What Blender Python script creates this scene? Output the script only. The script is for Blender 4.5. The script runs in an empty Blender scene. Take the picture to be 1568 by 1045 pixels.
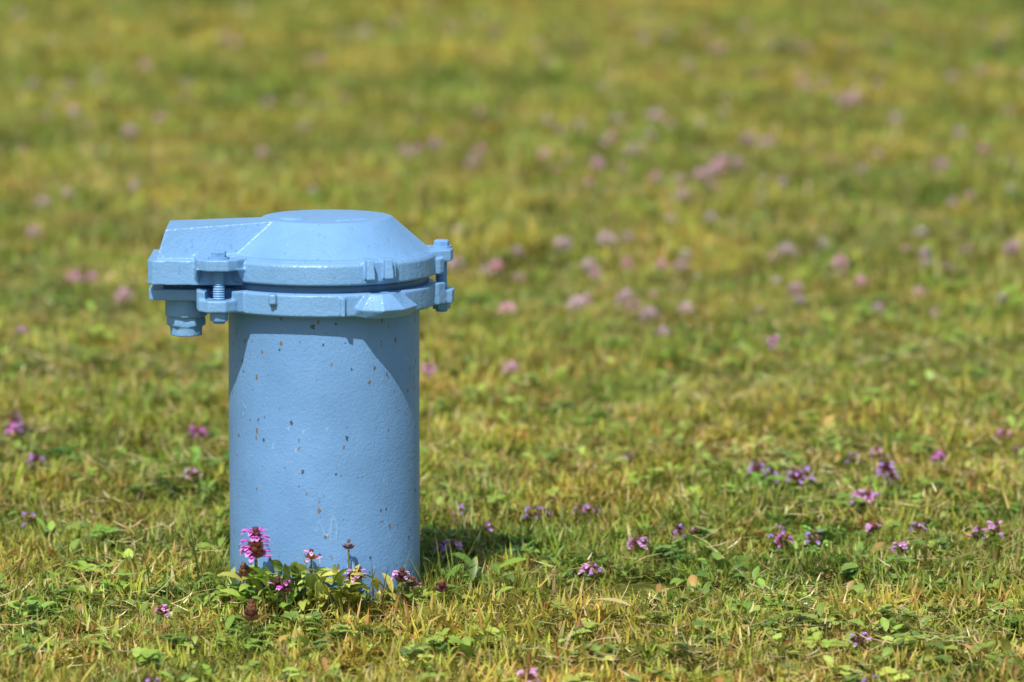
import bpy, math, random
import numpy as np
from mathutils import Vector, Matrix, Euler

random.seed(7); rng=np.random.default_rng(7)
scene=bpy.context.scene
U=0.165/290.0      # one design unit of the casing drawing, in metres
LIFT=0.022

# ------------------------------------------------------------------ helpers
def link(o,parent=None):
    scene.collection.objects.link(o)
    if parent: o.parent=parent
    return o

class MB:
    def __init__(s): s.v=[];s.f=[];s.c=[]
    def mesh(s,name,mat,smooth=False):
        me=bpy.data.meshes.new(name); me.from_pydata(s.v,[],s.f)
        a=me.color_attributes.new('Col','FLOAT_COLOR','POINT')
        c=np.ones((len(s.v),4),dtype=np.float32); c[:,:3]=np.array(s.c)
        a.data.foreach_set('color',c.ravel())
        me.materials.append(mat)
        if smooth: me.polygons.foreach_set('use_smooth',[True]*len(me.polygons))
        me.update(); return me

def lerp(a,b,t): return tuple(a[i]+(b[i]-a[i])*t for i in range(3))
def jit(c,s):
    k=1+random.uniform(-s,s); return tuple(max(0,x*k*(1+random.uniform(-s,s)*0.4)) for x in c)

def blade(mb,base,az,lean,length,width,curve,c0,c1,segs=2):
    """tapered grass blade"""
    n0=len(mb.v); p=Vector(base); ang=lean
    side=Vector((-math.sin(az),math.cos(az),0))
    tw=random.uniform(-0.6,0.6)
    for i in range(segs+1):
        t=i/segs
        w=width*0.5*(1-t**2.2)*(0.75+0.25*min(1,t*3))
        col=lerp(c0,c1,t)
        d=Vector((math.cos(az)*math.sin(ang),math.sin(az)*math.sin(ang),math.cos(ang)))
        s=Matrix.Rotation(tw*t,3,d)@side
        if i<segs:
            mb.v+= [tuple(p-s*w),tuple(p+s*w)]; mb.c+=[col,col]
        else:
            mb.v.append(tuple(p)); mb.c.append(col)
        p=p+d*(length/segs); ang+=curve/segs
    for i in range(segs-1):
        a=n0+i*2; mb.f.append((a,a+1,a+3,a+2))
    a=n0+(segs-1)*2; mb.f.append((a,a+1,a+2))

def leaf(mb,base,az,elev,length,width,c0,c1,curve=0.6,fold=0.35,rows=5,blunt=0.8,roll=0.0):
    """broad leaf with a folded midrib"""
    n0=len(mb.v); p=Vector(base); e=elev
    side0=Vector((-math.sin(az),math.cos(az),0))
    for i in range(rows+1):
        t=i/rows
        w=width*0.5*(math.sin(math.pi*min(1,(t*0.94+0.03)))**blunt)
        d=Vector((math.cos(az)*math.cos(e),math.sin(az)*math.cos(e),math.sin(e)))
        side=Matrix.Rotation(roll,3,d)@side0
        up=side.cross(d)*-1
        if up.z<0 and abs(e)<1.5: up=-up
        k=random.uniform(0.92,1.08)
        col=lerp(c0,c1,t)
        mb.v+=[tuple(p+side*w*k+up*w*fold),tuple(p),tuple(p-side*w*k+up*w*fold)]
        cm=tuple(min(1,x*1.15+0.01) for x in col)
        mb.c+=[col,cm,col]
        p=p+d*(length/rows); e-=curve/rows
    for i in range(rows):
        a=n0+i*3
        mb.f+=[(a,a+1,a+4,a+3),(a+1,a+2,a+5,a+4)]

def tube(mb,p0,p1,r0,r1,c,n=5):
    n0=len(mb.v); p0=Vector(p0);p1=Vector(p1); d=(p1-p0).normalized()
    q=d.to_track_quat('Z','Y').to_matrix()
    for p,r in((p0,r0),(p1,r1)):
        for k in range(n):
            a=2*math.pi*k/n
            mb.v.append(tuple(p+q@Vector((math.cos(a)*r,math.sin(a)*r,0)))); mb.c.append(c)
    for k in range(n):
        k2=(k+1)%n
        mb.f.append((n0+k,n0+k2,n0+n+k2,n0+n+k))

# ------------------------------------------------------------------ materials
def N(nt,t,**kw):
    n=nt.nodes.new(t)
    for k,v in kw.items(): setattr(n,k,v)
    return n

def plant_mat(name,patch=True,trans=0.35,rough=0.5,var=0.35,spec=0.35,sat=1.0):
    m=bpy.data.materials.new(name); m.use_nodes=True; nt=m.node_tree; nt.nodes.clear(); L=nt.links.new
    at=N(nt,'ShaderNodeAttribute',attribute_name='Col')
    oi=N(nt,'ShaderNodeObjectInfo'); mr=N(nt,'ShaderNodeMapRange')
    mr.inputs[3].default_value=1-var; mr.inputs[4].default_value=1+var
    L(oi.outputs['Random'],mr.inputs[0])
    hs=N(nt,'ShaderNodeHueSaturation'); hs.inputs['Saturation'].default_value=sat; L(at.outputs['Color'],hs.inputs['Color']); L(mr.outputs[0],hs.inputs['Value'])
    col=hs.outputs['Color']
    if patch:
        g=N(nt,'ShaderNodeNewGeometry')
        for sc,det,stops in ((1.1,3,[(0.34,(0.64,0.76,0.6)),(0.5,(0.93,0.93,0.8)),(0.66,(1.14,1.0,0.88))]),
                         (6.0,2,[(0.33,(0.72,0.88,0.75)),(0.50,(1,0.99,1)),(0.68,(1.18,0.98,0.95))])):
            no=N(nt,'ShaderNodeTexNoise'); no.inputs['Scale'].default_value=sc; no.inputs['Detail'].default_value=det
            L(g.outputs['Position'],no.inputs['Vector'])
            cr=N(nt,'ShaderNodeValToRGB'); el=cr.color_ramp.elements
            el[0].position=stops[0][0]; el[0].color=(*stops[0][1],1)
            el[1].position=stops[2][0]; el[1].color=(*stops[2][1],1)
            e=el.new(stops[1][0]); e.color=(*stops[1][1],1)
            L(no.outputs['Fac'],cr.inputs[0])
            mx=N(nt,'ShaderNodeMix',data_type='RGBA',blend_type='MULTIPLY'); mx.inputs[0].default_value=1
            L(col,mx.inputs[6]); L(cr.outputs[0],mx.inputs[7]); col=mx.outputs[2]
    b=N(nt,'ShaderNodeBsdfPrincipled'); b.inputs['Roughness'].default_value=rough; b.inputs['Specular IOR Level'].default_value=spec
    t=N(nt,'ShaderNodeBsdfTranslucent'); ms=N(nt,'ShaderNodeMixShader'); ms.inputs[0].default_value=trans
    L(col,b.inputs['Base Color']); L(col,t.inputs['Color']); L(b.outputs[0],ms.inputs[1]); L(t.outputs[0],ms.inputs[2])
    o=N(nt,'ShaderNodeOutputMaterial'); L(ms.outputs[0],o.inputs[0])
    return m

M_grass=plant_mat('grass_blades',spec=0.35,sat=0.96)
M_leaf=plant_mat('broad_leaves',trans=0.3,rough=0.42,var=0.25,spec=0.5,sat=0.95)
M_straw=plant_mat('dry_straw',patch=False,trans=0.2,rough=0.6,var=0.3)
M_flower=plant_mat('flower_parts',patch=False,trans=0.35,rough=0.6,var=0.12,spec=0.2)

def paint_mat(name,base,rust=0.5,spec=0.5,rlo=0.32,rhi=0.55,coarse=0.5):
    m=bpy.data.materials.new(name); m.use_nodes=True; nt=m.node_tree; L=nt.links.new
    b=nt.nodes['Principled BSDF']
    tc=N(nt,'ShaderNodeTexCoord'); P=tc.outputs['Object']
    def noise(sc,det=3,r=0.5,vec=P):
        n=N(nt,'ShaderNodeTexNoise'); n.inputs['Scale'].default_value=sc; n.inputs['Detail'].default_value=det; n.inputs['Roughness'].default_value=r
        L(vec,n.inputs['Vector']); return n.outputs['Fac']
    def ramp(f,a,bv,ca=(0,0,0,1),cb=(1,1,1,1)):
        c=N(nt,'ShaderNodeValToRGB'); c.color_ramp.elements[0].position=a; c.color_ramp.elements[1].position=bv
        c.color_ramp.elements[0].color=ca; c.color_ramp.elements[1].color=cb; L(f,c.inputs[0]); return c.outputs[0]
    def mix(f,c1,c2):
        x=N(nt,'ShaderNodeMix',data_type='RGBA')
        for s,c in((x.inputs[0],f),(x.inputs[6],c1),(x.inputs[7],c2)):
            if isinstance(c,(tuple,float,int)): s.default_value=c
            else: L(c,s)
        return x.outputs[2]
    def math_(op,a,c):
        x=N(nt,'ShaderNodeMath',operation=op)
        for s,v in((x.inputs[0],a),(x.inputs[1],c)):
            if isinstance(v,(float,int)): s.default_value=v
            else: L(v,s)
        return x.outputs[0]
    d=tuple(x*0.92 for x in base); l=tuple(min(1,x*1.06+0.005) for x in base)
    col=mix(ramp(noise(14,4,0.6),0.35,0.65),(*d,1),(*l,1))
    # fine mottling
    col=mix(math_('MULTIPLY',ramp(noise(150,3,0.7),0.5,0.75),0.2),col,(*tuple(x*0.75 for x in base),1))
    # fine pale scuffs: thin stretched ridges, gated
    mps=N(nt,'ShaderNodeMapping'); mps.inputs['Rotation'].default_value=(0.5,0.35,0); mps.inputs['Scale'].default_value=(1,1,0.22); L(P,mps.inputs['Vector'])
    sn=noise(60,2,0.4,mps.outputs[0]); scr=math_('SUBTRACT',1.0,math_('MINIMUM',math_('MULTIPLY',math_('ABSOLUTE',math_('SUBTRACT',sn,0.5),0.0),90.0),1.0))
    scr=math_('MULTIPLY',scr,ramp(noise(20,2),0.57,0.66))
    col=mix(math_('MULTIPLY',scr,0.32),col,(0.42,0.56,0.70,1))
    # chips down to rust: voronoi spots gated by a coarse noise
    mp=N(nt,'ShaderNodeMapping'); mp.inputs['Scale'].default_value=(1,1,0.55); L(P,mp.inputs['Vector'])
    def spots(scale,rad,gate_sc,gate_a,gate_b,seed,pw=3.0):
        mv=N(nt,'ShaderNodeMapping'); mv.inputs['Location'].default_value=(seed,seed*1.7,0); L(mp.outputs[0],mv.inputs['Vector'])
        wob=N(nt,'ShaderNodeTexNoise'); wob.inputs['Scale'].default_value=600; L(P,wob.inputs['Vector'])
        ad=N(nt,'ShaderNodeVectorMath',operation='MULTIPLY_ADD'); L(wob.outputs['Color'],ad.inputs[0]); ad.inputs[1].default_value=(0.003,0.003,0.003); L(mv.outputs[0],ad.inputs[2])
        v=N(nt,'ShaderNodeTexVoronoi'); v.inputs['Scale'].default_value=scale; L(ad.outputs[0],v.inputs['Vector'])
        s=N(nt,'ShaderNodeSeparateColor'); L(v.outputs['Color'],s.inputs[0])
        r=math_('MULTIPLY',math_('POWER',s.outputs[0],pw),rad)
        dd=math_('LESS_THAN',v.outputs['Distance'],r)
        g=ramp(noise(gate_sc,2),gate_a,gate_b)
        return math_('MULTIPLY',dd,math_('GREATER_THAN',math_('MULTIPLY',g,s.outputs[1]),0.24))
    chips=spots(185,0.30,15,0.34,0.64,1.0)
    dark=spots(210,0.30,13,0.36,0.64,5.3)
    white=spots(150,0.26,13,0.42,0.6,9.1,4.0)
    col=mix(math_('MULTIPLY',white,0.3),col,(0.40,0.55,0.70,1))
    col=mix(math_('MULTIPLY',chips,min(1,rust*1.2)),col,(0.20,0.14,0.07,1))
    col=mix(math_('MULTIPLY',dark,min(1,rust*1.2)),col,(0.06,0.08,0.10,1))
    L(col,b.inputs['Base Color'])
    ro=N(nt,'ShaderNodeMapRange'); L(noise(30,3),ro.inputs[0]); ro.inputs[3].default_value=rlo; ro.inputs[4].default_value=rhi
    L(ro.outputs[0],b.inputs['Roughness'])
    b.inputs['Specular IOR Level'].default_value=spec
    h=math_('ADD',math_('MULTIPLY',noise(420,2,0.5),0.45),math_('MULTIPLY',noise(110,3,0.6),coarse))
    h=math_('SUBTRACT',h,math_('MULTIPLY',math_('MAXIMUM',chips,dark),0.4))
    h=math_('ADD',h,math_('MULTIPLY',math_('MAXIMUM',white,scr),0.4))
    bp=N(nt,'ShaderNodeBump'); bp.inputs['Strength'].default_value=0.7; bp.inputs['Distance'].default_value=0.0012
    L(h,bp.inputs['Height']); L(bp.outputs[0],b.inputs['Normal'])
    return m
M_paint=paint_mat('blue_paint_cast',(0.175,0.365,0.62),0.15,0.5,0.28,0.45,0.75)
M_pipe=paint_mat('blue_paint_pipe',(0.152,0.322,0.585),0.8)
M_gap_shade=paint_mat('blue_paint_gap_shade',(0.07,0.16,0.28),0.2)  # same blue painted darker, so the gap's shade is in the base colour

# ------------------------------------------------------------------ ground
def ground():
    m=bpy.data.materials.new('lawn_soil'); m.use_nodes=True; nt=m.node_tree; L=nt.links.new
    b=nt.nodes['Principled BSDF']; b.inputs['Roughness'].default_value=0.9; b.inputs['Specular IOR Level'].default_value=0.1
    g=N(nt,'ShaderNodeNewGeometry')
    n1=N(nt,'ShaderNodeTexNoise'); n1.inputs['Scale'].default_value=90; n1.inputs['Detail'].default_value=5; L(g.outputs['Position'],n1.inputs['Vector'])
    n2=N(nt,'ShaderNodeTexNoise'); n2.inputs['Scale'].default_value=0.7; n2.inputs['Detail'].default_value=4; L(g.outputs['Position'],n2.inputs['Vector'])
    r1=N(nt,'ShaderNodeValToRGB'); e=r1.color_ramp.elements; e[0].position=0.35; e[0].color=(0.07,0.068,0.016,1); e[1].position=0.65; e[1].color=(0.18,0.17,0.035,1); L(n1.outputs['Fac'],r1.inputs[0])
    r2=N(nt,'ShaderNodeValToRGB'); e=r2.color_ramp.elements; e[0].position=0.3; e[0].color=(0.7,0.95,0.7,1); e[1].position=0.7; e[1].color=(1.3,1.2,1,1); L(n2.outputs['Fac'],r2.inputs[0])
    mx=N(nt,'ShaderNodeMix',data_type='RGBA',blend_type='MULTIPLY'); mx.inputs[0].default_value=1
    L(r1.outputs[0],mx.inputs[6]); L(r2.outputs[0],mx.inputs[7]); L(mx.outputs[2],b.inputs['Base Color'])
    bp=N(nt,'ShaderNodeBump'); bp.inputs['Strength'].default_value=1; bp.inputs['Distance'].default_value=0.01; L(n1.outputs['Fac'],bp.inputs['Height']); L(bp.outputs[0],b.inputs['Normal'])
    me=bpy.data.meshes.new('ground'); S=600
    me.from_pydata([(-S,-S,0),(S,-S,0),(S,S,0),(-S,S,0)],[],[(0,1,2,3)]); me.materials.append(m)
    link(bpy.data.objects.new('ground',me))
ground()

# ------------------------------------------------------------------ plant sources
GREENS=[(0.325,0.43,0.038),(0.41,0.475,0.046),(0.50,0.50,0.06),(0.21,0.31,0.032)]
STRAW=[(0.68,0.54,0.22),(0.56,0.40,0.13),(0.78,0.68,0.36)]
BROWN=[(0.36,0.19,0.05),(0.44,0.24,0.06)]
def tuft(n,rad,hmin,hmax,dry):
    mb=MB()
    for i in range(n):
        r=rad*math.sqrt(random.random()); a=random.uniform(0,6.283)
        q=random.random()
        if q<dry: c=jit(random.choice(STRAW),0.2); c0=lerp(c,(0.28,0.18,0.06),0.4)
        elif q<dry*1.4: c=jit(random.choice(BROWN),0.2); c0=c
        else:
            c=jit(random.choice(GREENS),0.3); c0=lerp(c,(0.34,0.30,0.06),0.5)
            if random.random()<0.2: c=lerp(c,(0.70,0.56,0.18),0.5)
        flat=random.random()<0.42
        blade(mb,(r*math.cos(a),r*math.sin(a),random.uniform(0,0.006) if flat else 0),random.uniform(0,6.283),
              random.uniform(0.95,1.45) if flat else random.uniform(0.15,0.95),
              random.uniform(hmin,hmax),random.uniform(0.0014,0.0036),random.uniform(0,0.8),c0,c)
    return mb
def new_coll(name,meshes):
    c=bpy.data.collections.new(name)
    for i,me in enumerate(meshes):
        c.objects.link(bpy.data.objects.new('%s_%02d'%(name,i),me))
    return c
C_tuft=new_coll('grass_tufts',[tuft(92,0.029,0.010,0.027,0.08+0.05*(i%4)).mesh('tuft%02d'%i,M_grass) for i in range(16)])

LG=[(0.26,0.41,0.05),(0.35,0.49,0.07),(0.44,0.53,0.10),(0.155,0.28,0.04)]
def rosette(n,lmin,lmax):
    mb=MB()
    for i in range(n):
        c=jit(random.choice(LG),0.2)
        if random.random()<0.08: c=jit((0.55,0.30,0.08),0.2)
        L_=random.uniform(lmin,lmax); a=random.uniform(0,6.283)
        h=random.uniform(0.003,0.014)
        bx=(math.cos(a)*0.004,math.sin(a)*0.004,h)
        leaf(mb,bx,a,random.uniform(0.1,1.0),L_,L_*random.uniform(0.38,0.6),lerp(c,(0.36,0.40,0.11),0.3),c,curve=random.uniform(0.3,1.3),fold=random.uniform(0.1,0.5),roll=random.uniform(-0.5,0.5))
    return mb
def clover_leafs(n):
    mb=MB()
    for i in range(n):
        c=jit(random.choice(LG),0.2)
        r=random.uniform(0,0.02);a=random.uniform(0,6.283);h=random.uniform(0.01,0.022)
        x,y=r*math.cos(a),r*math.sin(a)
        tube(mb,(x*0.6,y*0.6,0),(x,y,h),0.0006,0.0005,(0.25,0.33,0.08),4)
        a0=random.uniform(0,6.283)
        for k in range(3):
            leaf(mb,(x,y,h),a0+k*2.094,random.uniform(0,0.5),random.uniform(0.008,0.011),random.uniform(0.008,0.010),c,c,curve=0.4,fold=0.25,rows=3,blunt=0.6)
    return mb
C_leaf=new_coll('leaf_rosettes',[rosette(random.randint(4,7),0.010,0.020).mesh('ros%d'%i,M_leaf,True) for i in range(7)]+
                [clover_leafs(5).mesh('clv%d'%i,M_leaf,True) for i in range(4)])
def clippings(n):
    mb=MB()
    for i in range(n):
        r=0.03*math.sqrt(random.random());a=random.uniform(0,6.283)
        c=jit(random.choice(STRAW+STRAW+BROWN),0.2)
        blade(mb,(r*math.cos(a),r*math.sin(a),random.uniform(0.006,0.020)),random.uniform(0,6.283),random.uniform(1.25,1.75),random.uniform(0.012,0.035),random.uniform(0.0008,0.0020),random.uniform(-0.5,0.5),c,c)
    return mb
C_straw=new_coll('straw_bits',[clippings(9).mesh('straw%d'%i,M_straw) for i in range(6)])

def selfheal(h,headh,nwh,bloom,petal,scale=1.0,leaves=2,brown=0.5,nf=(3,5)):
    mb=MB(); sc=scale
    lean=(random.uniform(-0.004,0.004),random.uniform(-0.004,0.004))
    tube(mb,(0,0,0),(lean[0],lean[1],h),0.0012*sc,0.0010*sc,(0.24,0.22,0.08))
    for k in range(leaves):
        for s in (0,math.pi):
            a=random.uniform(-0.4,0.4)+k*1.57+s
            c=jit((0.22,0.35,0.055),0.25); z=h*(0.35+0.5*k/max(1,leaves))
            l=random.uniform(0.014,0.024)*sc
            leaf(mb,(0,0,z),a,random.uniform(0.3,0.9),l,l*0.42,c,c,curve=0.8)
    for w in range(nwh):
        t=w/max(1,nwh-1); z=h+headh*t*0.9
        R=(0.0052-0.0022*t)*sc
        br=lerp((0.26,0.24,0.07),(0.15,0.04,0.07),brown)
        if random.random()<0.3: br=(0.40,0.20,0.07)
        for k in range(6):
            a=k*math.pi/3+w*0.5+random.uniform(-0.15,0.15)
            c=jit(br,0.3)
            leaf(mb,(lean[0]+math.cos(a)*R*0.3,lean[1]+math.sin(a)*R*0.3,z),a,0.35+0.6*t,R*1.5,R*1.2,c,lerp(c,(0.35,0.12,0.12),0.3),curve=-1.1,fold=0.5,rows=3,blunt=0.5)
        if random.random()<bloom:
            for k in range(random.randint(*nf)):
                a=random.uniform(0,6.283); c=jit(petal,0.22)
                bx=(lean[0]+math.cos(a)*R*0.9,lean[1]+math.sin(a)*R*0.9,z+0.001*sc)
                l=random.uniform(0.005,0.0075)*sc
                leaf(mb,bx,a,0.75,l,l*0.55,lerp(c,(0.3,0.05,0.3),0.3),c,curve=1.5,fold=-0.6,rows=4,blunt=0.5)      # hood
                leaf(mb,bx,a,0.2,l*1.05,l*0.6,c,lerp(c,(0.9,0.7,0.9),0.35),curve=1.3,fold=0.2,rows=4,blunt=0.45)      # lower lip
    return mb
MAG=(0.66,0.16,0.60); VIO=(0.50,0.27,0.66); PNK=(0.78,0.40,0.70)
C_self=new_coll('selfheal_src',[selfheal(random.uniform(0.008,0.016),random.uniform(0.006,0.010),random.randint(2,4),0.85,random.choice([MAG,VIO,PNK,PNK]),0.95,1,random.random(),(2,5)).mesh('sh%d'%i,M_flower) for i in range(10)])
def clover_head(h,r,col):
    mb=MB(); tube(mb,(0,0,0),(0,0,h),0.001,0.001,(0.25,0.33,0.07))
    for k in range(60):
        u=random.uniform(-0.5,1); a=random.uniform(0,6.283); s=math.sqrt(1-u*u)
        c=jit(col,0.2)
        if u<0: c=lerp(c,(0.45,0.35,0.2),0.4)
        leaf(mb,(math.cos(a)*s*r*0.45,math.sin(a)*s*r*0.45,h+u*r*0.45),a,math.asin(u)*0.9+0.2,r*0.75,r*0.28,lerp(c,(0.7,0.6,0.6),0.35),c,curve=-0.4,fold=0.5,rows=2,blunt=0.5)
    return mb
C_clov=new_coll('clover_src',[clover_head(random.uniform(0.015,0.024),random.uniform(0.008,0.011),col).mesh('cl%d'%i,M_flower) for i,col in enumerate([(0.80,0.44,0.54),(0.76,0.50,0.58),(0.72,0.54,0.60),(0.70,0.57,0.66),(0.80,0.42,0.58),(0.72,0.54,0.60)])])

# ------------------------------------------------------------------ scatter
def scatter(name,pts,yaw,tilt,scl,nsrc,coll):
    n=len(pts); me=bpy.data.meshes.new(name)
    me.vertices.add(n); me.vertices.foreach_set('co',np.asarray(pts,dtype=np.float32).ravel())
    a=me.attributes.new('rot','FLOAT_VECTOR','POINT'); r=np.zeros((n,3),dtype=np.float32)
    r[:,0]=rng.normal(0,tilt,n); r[:,1]=rng.normal(0,tilt,n); r[:,2]=yaw; a.data.foreach_set('vector',r.ravel())
    a=me.attributes.new('scl','FLOAT','POINT'); a.data.foreach_set('value',np.asarray(scl,dtype=np.float32))
    a=me.attributes.new('idx','INT','POINT'); a.data.foreach_set('value',rng.integers(0,nsrc,n).astype(np.int32))
    ob=link(bpy.data.objects.new(name,me))
    ng=bpy.data.node_groups.new(name+'_scatter','GeometryNodeTree')
    ng.interface.new_socket('Geometry',in_out='INPUT',socket_type='NodeSocketGeometry')
    ng.interface.new_socket('Geometry',in_out='OUTPUT',socket_type='NodeSocketGeometry')
    gi=ng.nodes.new('NodeGroupInput'); go=ng.nodes.new('NodeGroupOutput')
    ci=ng.nodes.new('GeometryNodeCollectionInfo'); ci.inputs['Collection'].default_value=coll
    ci.inputs['Separate Children'].default_value=True; ci.inputs['Reset Children'].default_value=True
    ip=ng.nodes.new('GeometryNodeInstanceOnPoints'); ip.inputs['Pick Instance'].default_value=True
    def na(nm,dt):
        x=ng.nodes.new('GeometryNodeInputNamedAttribute'); x.data_type=dt; x.inputs['Name'].default_value=nm; return x.outputs[0]
    L=ng.links.new
    L(gi.outputs[0],ip.inputs['Points']); L(ci.outputs[0],ip.inputs['Instance'])
    L(na('idx','INT'),ip.inputs['Instance Index']); L(na('rot','FLOAT_VECTOR'),ip.inputs['Rotation']); L(na('scl','FLOAT'),ip.inputs['Scale'])
    L(ip.outputs[0],go.inputs[0])
    md=ob.modifiers.new('scatter','NODES'); md.node_group=ng
    return ob

CAMX,CAMY,CAMH=0.163,-4.89,0.849+LIFT
PITCH=math.radians(7.5)
def field(density,ymin,ymax,extra):
    """random points over the part of the lawn in front of the standpoint"""
    W=(ymax-CAMY)*0.095+extra
    n=int(density*(ymax-ymin)*2*W)
    x=rng.uniform(-W,W,n)+CAMX; y=rng.uniform(ymin,ymax,n)
    k=np.abs(x-CAMX)<(y-CAMY)*0.095+extra
    x,y=x[k],y[k]
    k=(x**2+y**2)>(0.088**2)
    return x[k],y[k]
def mk(x,y): return np.stack([x,y,np.zeros_like(x)],1)
def lump(x,y,f,ph):  # smooth patchiness for heights / densities
    return 0.5+0.25*np.sin(x*f+ph+1.3*np.sin(y*f*0.7+ph))+0.25*np.sin(y*f*1.3+2*ph+1.1*np.sin(x*f*0.8))
P=[];S=[]
for dens,y0,y1,ex,sc in ((850,-0.8,2.2,0.25,1.0),(360,2.2,9.8,0.35,1.35)):
    x,y=field(dens,y0,y1,ex); P.append(mk(x,y)); S.append(sc*rng.uniform(0.7,1.2,len(x))*(0.8+0.4*lump(x,y,9,1)))
# wider surroundings, coarser
n=16000; x=rng.uniform(-5,5.5,n); y=rng.uniform(-4.2,16,n)
k=~((np.abs(x-CAMX)<(y-CAMY)*0.095+0.2)&(y>-0.8)&(y<9.7)); x,y=x[k],y[k]
P.append(mk(x,y)); S.append(rng.uniform(1.7,2.5,len(x)))
P=np.concatenate(P);S=np.concatenate(S)
scatter('lawn_grass',P,rng.uniform(0,6.283,len(P)),0.12,S,16,C_tuft)

x,y=field(1150,-0.8,9.0,0.25); k=rng.random(len(x))<(lump(x,y,11,2.2)*1.0+0.22)*np.where(y<0.3,1,np.where(y<2,0.5,0.25)); x,y=x[k],y[k]
scatter('broadleaf_weeds',mk(x,y),rng.uniform(0,6.283,len(x)),0.15,rng.uniform(0.5,1.05,len(x)),11,C_leaf)
x,y=field(700,-0.8,4.0,0.25); k=rng.random(len(x))<lump(x,y,7,4.0); x,y=x[k],y[k]
scatter('dry_grass_clippings',mk(x,y),rng.uniform(0,6.283,len(x)),0.1,rng.uniform(0.7,1.2,len(x)),6,C_straw)

# ---- flowers: surveyed positions on the lawn (bearing / depression angles seen from the standpoint)
def survey(px,py,hz=0.015):
    u=(px-784)/1568*36/200; v=(522.5-py)/1568*36/200
    dy=math.cos(PITCH)+v*math.sin(PITCH); dz=-math.sin(PITCH)+v*math.cos(PITCH)
    t=(CAMH-hz)/-dz
    return CAMX+u*t, CAMY+dy*t
near=[(20,632),(24,652),(41,650),(300,656),(55,790),(45,700),(205,598),(256,925),(684,828),(690,834),(676,830),(745,798),(830,778),(818,783),(897,770),(908,774),(910,862),(915,866),(955,690),(975,822),(1046,803),(1062,806),(1160,712),(1190,817),(1196,820),(1188,722),(1215,728),(1232,726),(1326,752),(1334,757),(1320,750),(1352,688),(1360,716),(1372,722),(1370,830),(1382,832),(1330,803),(1400,800),(1500,805),(1515,806),(1535,718),(1563,685),(1535,655),(1310,700),(1318,968),(230,1040),(810,1035),(1345,1038),(1255,818),(292,725),(660,560),(700,770),(1440,690),(1190,520),(35,503)]
x=[];y=[]
for p in near:
    a,b=survey(*p,0.020); x.append(a); y.append(b)
x=np.array(x);y=np.array(y)
scatter('selfheal_flowers',mk(x,y),rng.uniform(0,6.283,len(x)),0.15,rng.uniform(0.85,1.2,len(x)),10,C_self)
far=[(785,553),(108,420),(145,430),(1018,502),(957,445),(965,452),(785,462),(640,230),(700,350),(670,220),(745,410),(765,405),(850,370),(900,400),(910,410),(890,462),(905,455),(950,360),(960,455),(1010,405),(1048,385),(1040,400),(1050,470),(1000,478),(920,245),(910,250),(970,230),(830,235),(1010,275),(1040,272),(1080,262),(1110,240),(1125,245),(1140,215),(1100,250),(1280,400),(1205,385),(1215,440),(1415,390),(1440,255),(1480,300),(1285,145),(1300,150),(1320,155),(1310,140),(1380,135),(1230,125),(1190,60),(1500,110),(740,235),(475,90),(490,88),(345,60),(560,45),(50,125),(75,175),(205,285),(65,310),(105,298),(55,355),(200,450),(220,95),(200,200),(150,230),(1190,135),(1250,130),(1090,70),(990,55),(1000,180),(950,180),(890,180),(840,180),(1140,35),(1330,435),(1560,380),(730,250),(1040,300),(1180,215),(1320,260),(700,395),(1500,235),(1375,180),(1240,70),(1030,190),(920,130),(680,40),(795,380),(930,365),(1090,330),(1410,350)]
x=[];y=[];S=[]
for p in far:
    a,b=survey(*p,0.025); x.append(a); y.append(b); S.append(random.uniform(0.8,1.2))
    if p[1]<300 and random.random()<0.8: x.append(a+random.gauss(0,0.025)); y.append(b+random.gauss(0,0.05)); S.append(random.uniform(0.7,1.15))
xr,yr=field(50,1.8,9.8,0.35)
k=rng.random(len(xr))<np.clip(0.10+0.75*lump(xr,yr,2.3,0.6)**2+0.30*(xr>0.3),0,1); xr,yr=xr[k],yr[k]
S=np.concatenate([np.array(S),rng.uniform(0.45,0.95,len(xr))])
x=np.concatenate([x,xr]);y=np.concatenate([y,yr])
scatter('clover_flowers',mk(x,y),rng.uniform(0,6.283,len(x)),0.2,S,6,C_clov)

# ---- plants growing against the casing
def plant_obj(name,mb,loc,mat=M_flower,rz=0.0):
    o=link(bpy.data.objects.new(name,mb.mesh(name,mat,True))); o.location=loc; o.rotation_euler=(0,0,rz); return o
random.seed(21)
def at(px,depth): return ((px-498)*U,-depth)
for px,dep,h,hh,nw,bl,col,sc,nf in ((405,0.105,0.054,0.024,6,0.85,MAG,1.35,(4,6)),(375,0.096,0.036,0.010,4,0.0,MAG,1.0,(0,0)),
      (430,0.118,0.031,0.007,3,0.9,PNK,0.95,(2,4)),(452,0.125,0.029,0.008,3,0.7,MAG,0.9,(2,3)),(484,0.098,0.052,0.006,2,1.0,PNK,0.9,(3,4)),
      (557,0.105,0.036,0.007,3,1.0,PNK,1.05,(3,5)),(626,0.100,0.033,0.009,3,0.9,PNK,1.05,(2,4)),(638,0.092,0.028,0.006,2,1.0,MAG,0.9,(2,3)),
      (680,0.100,0.024,0.008,3,0.3,MAG,1.0,(1,2)),(397,0.225,0.022,0.015,5,0.2,MAG,1.2,(1,2)),(540,0.094,0.060,0.006,2,0.0,MAG,0.8,(0,0))):
    X,Y=at(px,dep)
    plant_obj('selfheal_plant',selfheal(h,hh,nw,bl,col,sc,2,0.8,nf),(X,Y,0))
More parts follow.
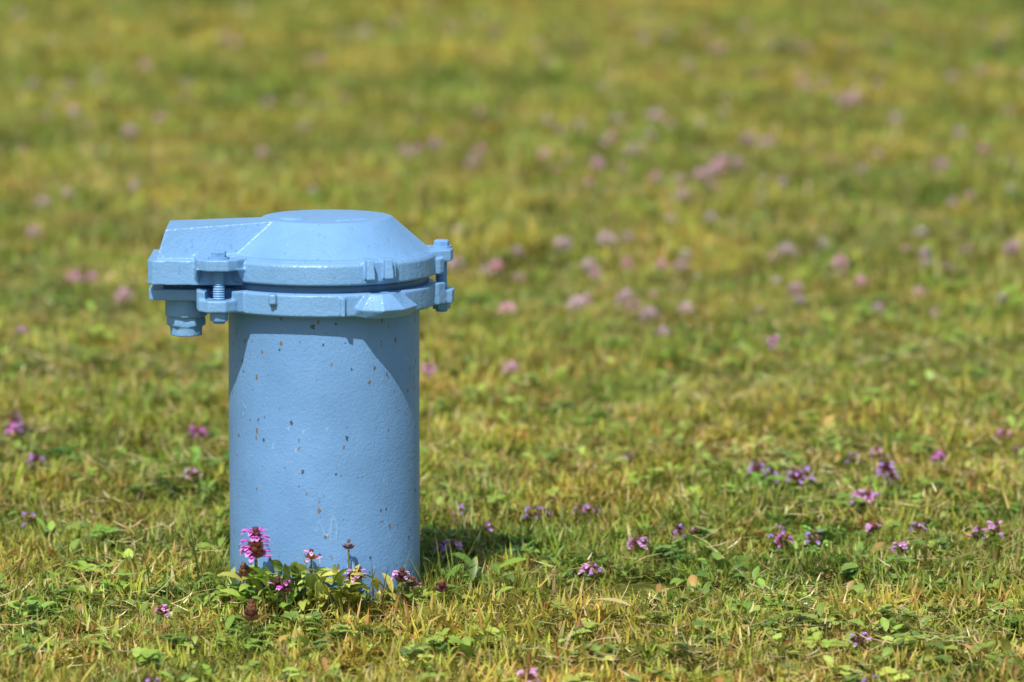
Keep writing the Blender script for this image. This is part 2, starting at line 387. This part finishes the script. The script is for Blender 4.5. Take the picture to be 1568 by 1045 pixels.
# leafy clump and taller uncut grass ring
mb=MB()
for i in range(230):
    a=random.gauss(-1.75,0.42); r=random.uniform(0.092,0.122)
    c=jit(random.choice(LG),0.25); l=random.uniform(0.012,0.028)
    leaf(mb,(r*math.cos(a),r*math.sin(a),random.uniform(0.006,0.044)*(1-min(1,abs(a+1.8)/1.3)*0.5)),random.uniform(0,6.283) if random.random()<0.5 else a,random.uniform(0.2,1.2),l,l*random.uniform(0.22,0.42),c,lerp(c,(0.42,0.46,0.11),0.3),curve=random.uniform(0.2,1.2),roll=random.uniform(-0.6,0.6))
for i in range(60):
    a=random.uniform(-0.9,0.2); r=random.uniform(0.092,0.17)
    c=jit(random.choice(LG[:1]+LG[3:]),0.25); l=random.uniform(0.012,0.028)
    leaf(mb,(r*math.cos(a),r*math.sin(a),random.uniform(0.006,0.024)),random.uniform(0,6.283),random.uniform(0.2,1.2),l,l*random.uniform(0.25,0.42),c,c,curve=random.uniform(0.2,1.2),roll=random.uniform(-0.6,0.6))
plant_obj('leafy_clump',mb,(0,0,0),M_leaf)
mb=MB()
for i in range(2100):
    a=random.uniform(0,6.283); r=0.087+abs(random.gauss(0,0.03))
    c=jit(random.choice(GREENS),0.3)
    if random.random()<0.12: c=jit(random.choice(STRAW),0.2)
    hh=random.uniform(0.015,0.034)
    if random.random()<0.14: hh=random.uniform(0.035,0.066)
    blade(mb,(r*math.cos(a),r*math.sin(a),0),random.uniform(0,6.283),random.uniform(0.05,0.5),hh,random.uniform(0.0010,0.0022),random.uniform(0,0.8),lerp(c,(0.3,0.3,0.08),0.4),c,4)
for (bx,by,hh,ln,az) in ((-0.108,-0.02,0.098,0.06,2.6),(-0.122,-0.05,0.05,0.4,3.0),(0.105,-0.02,0.05,0.5,0.2),(0.12,-0.06,0.04,0.6,0.1),(-0.15,-0.05,0.04,0.9,3.2)):
    blade(mb,(bx,by,0),az,ln,hh,0.003,0.35,(0.2,0.3,0.05),(0.34,0.46,0.08),6)
plant_obj('uncut_grass',mb,(0,0,0),M_grass)
# single pale fallen leaf in the foreground
mb=MB(); leaf(mb,(0,0,0.026),-0.5,0.12,0.038,0.012,(0.66,0.72,0.30),(0.74,0.76,0.36),curve=0.4,fold=0.25,rows=6)
fx,fy=survey(905,930,0.02); plant_obj('fallen_leaf',mb,(fx,fy,0),M_leaf)

# ------------------------------------------------------------------ well head
root=bpy.data.objects.new('well_casing',None); link(root)
class Solid:
    def __init__(s): s.v=[];s.f=[]
    def loft(s,rings):
        n=len(rings[0]); n0=len(s.v)
        for r in rings: s.v+=[tuple(p) for p in r]
        for i in range(len(rings)-1):
            for k in range(n):
                k2=(k+1)%n; a=n0+i*n
                s.f.append((a+k,a+k2,a+n+k2,a+n+k))
        s.f.append(tuple(n0+k for k in reversed(range(n)))); s.f.append(tuple(n0+(len(rings)-1)*n+k for k in range(n)))
    def cone(s,cx,cy,prof,n=96,rot=0):
        s.loft([[(cx+r*math.cos(rot+2*math.pi*k/n),cy+r*math.sin(rot+2*math.pi*k/n),z) for k in range(n)] for r,z in prof])
    def box(s,x0,x1,y0,y1,z0,z1,top=None,piv=None,rot=0):
        b=[(x0,y0),(x1,y0),(x1,y1),(x0,y1)]
        t=b if top is None else [(top[0],top[2]),(top[1],top[2]),(top[1],top[3]),(top[0],top[3])]
        if piv:
            def R(p):
                c,s_=math.cos(rot),math.sin(rot); dx,dy=p[0]-piv[0],p[1]-piv[1]
                return (piv[0]+c*dx-s_*dy,piv[1]+s_*dx+c*dy)
            b=[R(p) for p in b]; t=[R(p) for p in t]
        zt=z1 if isinstance(z1,(list,tuple)) else [z1]*4
        s.loft([[(p[0],p[1],z0) for p in b],[(p[0],p[1],zt[i]) for i,p in enumerate(t)]])
    def poly(s,pts,z0,z1): s.loft([[(x,y,z0) for x,y in pts],[(x,y,z1) for x,y in pts]])
    def obj(s,name,mat,voxel=None,smooth_it=3,zoff=LIFT):
        me=bpy.data.meshes.new(name); me.from_pydata([(x*U,y*U,z*U+zoff) for x,y,z in s.v],[],s.f)
        me.materials.append(mat); me.polygons.foreach_set('use_smooth',[True]*len(me.polygons)); me.update()
        o=link(bpy.data.objects.new(name,me),root)
        if voxel:
            m=o.modifiers.new('fuse','REMESH'); m.mode='VOXEL'; m.voxel_size=voxel; m.use_smooth_shade=True
            m=o.modifiers.new('soften','SMOOTH'); m.iterations=smooth_it; m.factor=0.5
        return o
# pipe (slight out-of-round)
s=Solid(); n=128; rings=[]
for z in (-80,-20,60,180,300,405,425):
    rings.append([((145+0.5*math.sin(2*a+1)+0.4*math.sin(z*0.02+a))*math.cos(a),(145+0.4*math.sin(3*a))*math.sin(a),z) for a in [2*math.pi*k/n for k in range(n)]])
s.loft(rings); o=s.obj('pipe',M_pipe)
m=o.modifiers.new('es','EDGE_SPLIT'); m.split_angle=math.radians(50)

# lower flange
s=Solid()
s.cone(0,0,[(166,417),(171,420),(171,450),(166,453)],72)
s.poly([(-262,-66),(-256,-72),(-60,-90),(-60,45),(-262,45)],432,449)
s.box(-222,-60,-55,30,424,440)
# left bolt ear (with V gusset)
s.poly([(-188,-70),(-184,-132),(-168,-149),(-142,-149),(-128,-136),(-112,-112)],422,440)
s.poly([(-190,-70),(-187,-118),(-174,-136),(-168,-90)],423,453)
s.poly([(-137,-100),(-133,-136),(-118,-128),(-95,-110)],421,453)
# right ear
s.poly([(140,-30),(165,-22),(196,-8),(199,20),(192,44),(165,52),(135,60)],420,440)
s.poly([(140,-50),(176,-28),(186,-14),(150,10)],420,453)
# front-right ear: faceted lug
s.loft([[(44,-150,417),(66,-170,417),(92,-176,417),(116,-160,417),(136,-118,417),(90,-100,417)],
        [(40,-150,430),(62,-176,430),(96,-188,430),(128,-164,430),(146,-118,430),(90,-100,430)],
        [(64,-150,453),(74,-163,453),(92,-168,453),(106,-160,453),(118,-118,453),(90,-100,453)]])
# small casting marks
s.box(-76,-66,-165,-140,436,452); s.box(30,38,-174,-150,420,448)
# conduit port below the hood
s.cone(-208,-30,[(32,404),(32,434)],40)
s.cone(-208,-30,[(24,374),(25,410)],40)
s.cone(-208,-30,[(30,389),(30,400)],6)
s.box(-184,-160,-40,-10,408,436,top=(-184,-145,-45,0))
s.obj('lower_flange',M_paint,0.0010,1)
# recess ring between the halves
s=Solid(); s.cone(0,0,[(160,450),(160,468)],96); s.box(-240,-60,-64,34,446,466); s.obj('gasket_ring',M_gap_shade)

# upper lid
s=Solid()
s.cone(0,0,[(169,465),(172,467),(172,494),(168,499)],72)
s.poly([(-262,-92),(-254,-102),(-60,-110),(-60,48),(-262,48)],459,496)
s.cone(6,2,[(160,494),(157,500),(100,550),(98,551.5),(0.5,552.5)],96)
# conduit hood: trapezoid box running out of the cone
s.loft([[(-250,-94,492),(-100,-74,495),(0,-60,495),(0,40,495),(-250,40,492)],
        [(-235,-82,541),(-70,-58,551),(0,-40,551),(0,30,551),(-235,24,543)]])
s.cone(0,0,[(165,498),(163,502)],96)
# bolt ears
s.poly([(-192,-85),(-186,-136),(-170,-154),(-138,-154),(-124,-142),(-106,-112)],485,502)
s.loft([[(-192,-92,463),(-185,-106,463),(-183,-90,463)],[(-194,-92,487),(-185,-144,487),(-172,-92,487)]])
s.loft([[(-124,-108,465),(-117,-124,465),(-105,-112,465)],[(-136,-105,487),(-124,-144,487),(-98,-112,487)]])
s.poly([(145,-38),(165,-26),(194,-10),(197,20),(190,44),(165,54),(135,60)],484,502)
s.poly([(150,-38),(178,-26),(184,-16),(155,5)],466,490)
# pair of lugs on the front right
for cx,cy,w in ((73,-158,6.5),(99,-143,7)):
    a=math.atan2(cy,cx)+math.pi/2
    s.box(cx-w,cx+w,cy-15,cy+20,474,504,top=(cx-w*0.8,cx+w*0.8,cy-11,cy+20),piv=(cx,cy),rot=a*0.6)
s.box(58,112,-150,-120,470,500,piv=(85,-140),rot=0.35)
# top casting marks: raised boss left, low seam rib on the right
s.cone(-46,-34,[(24,546),(18,554.5),(6,555.5)],24)
s.box(20,70,-62,-54,546,554.5,piv=(40,-58),rot=0.5)
s.obj('lid',M_paint,0.0009,1)

# bolts
s=Solid()
def bolt(x,y,topz):
    s.cone(x,y,[(16,topz),(16,topz+3)],32)
    s.cone(x,y,[(12,topz+3),(12.5,topz+10),(10.5,topz+12)],6,rot=0.35)
    prof=[];z=404
    while z<topz: prof+=[(8.0,z),(9.4,z+1.8)]; z+=3.6
    s.cone(x,y,prof,20)
    s.cone(x,y,[(13,408),(14,410),(14,421)],6,rot=0.2)
bolt(-153,-128,502); bolt(179,18,502)
o=s.obj('bolts',M_paint); m=o.modifiers.new('es','EDGE_SPLIT'); m.split_angle=math.radians(35)
# welded tab near the ground
s=Solid(); s.loft([[(34,-150,10),(54,-150,10),(54,-136,10),(34,-136,10)],[(36,-156,48),(52,-155,48),(52,-136,48),(36,-136,48)],[(40,-152,66),(47,-151,66),(47,-138,66),(40,-138,66)]])
s.obj('weld_tab',M_pipe,0.0008,3,zoff=0.012)

# ------------------------------------------------------------------ light, sky, camera
EL=math.radians(51); AZ=math.radians(17)
sd=Vector((-math.sin(AZ)*math.cos(EL),-math.cos(AZ)*math.cos(EL),math.sin(EL)))
ld=bpy.data.lights.new('sun','SUN'); ld.energy=4.7; ld.angle=math.radians(0.5); ld.color=(1,0.965,0.91)
lo=link(bpy.data.objects.new('sun',ld)); lo.rotation_euler=sd.to_track_quat('Z','Y').to_euler(); lo.location=sd*20
w=bpy.data.worlds.new('World'); scene.world=w; w.use_nodes=True; nt=w.node_tree
sk=nt.nodes.new('ShaderNodeTexSky'); sk.sky_type='NISHITA'; sk.sun_disc=False; sk.sun_elevation=EL; sk.sun_rotation=math.atan2(sd.x,sd.y)
bg=nt.nodes['Background']; bg.inputs[1].default_value=0.12; nt.links.new(sk.outputs[0],bg.inputs[0])

cd=bpy.data.cameras.new('camera'); co=link(bpy.data.objects.new('camera',cd))
cd.lens=200; cd.sensor_width=36; cd.clip_end=2000; cd.clip_start=0.05
co.location=(CAMX,CAMY,CAMH); co.rotation_euler=(math.radians(90)-PITCH,0,0)
cd.dof.use_dof=True; cd.dof.focus_distance=4.86; cd.dof.aperture_fstop=7.1
scene.camera=co
scene.view_settings.view_transform='Standard'; scene.view_settings.look='None'; scene.view_settings.exposure=0
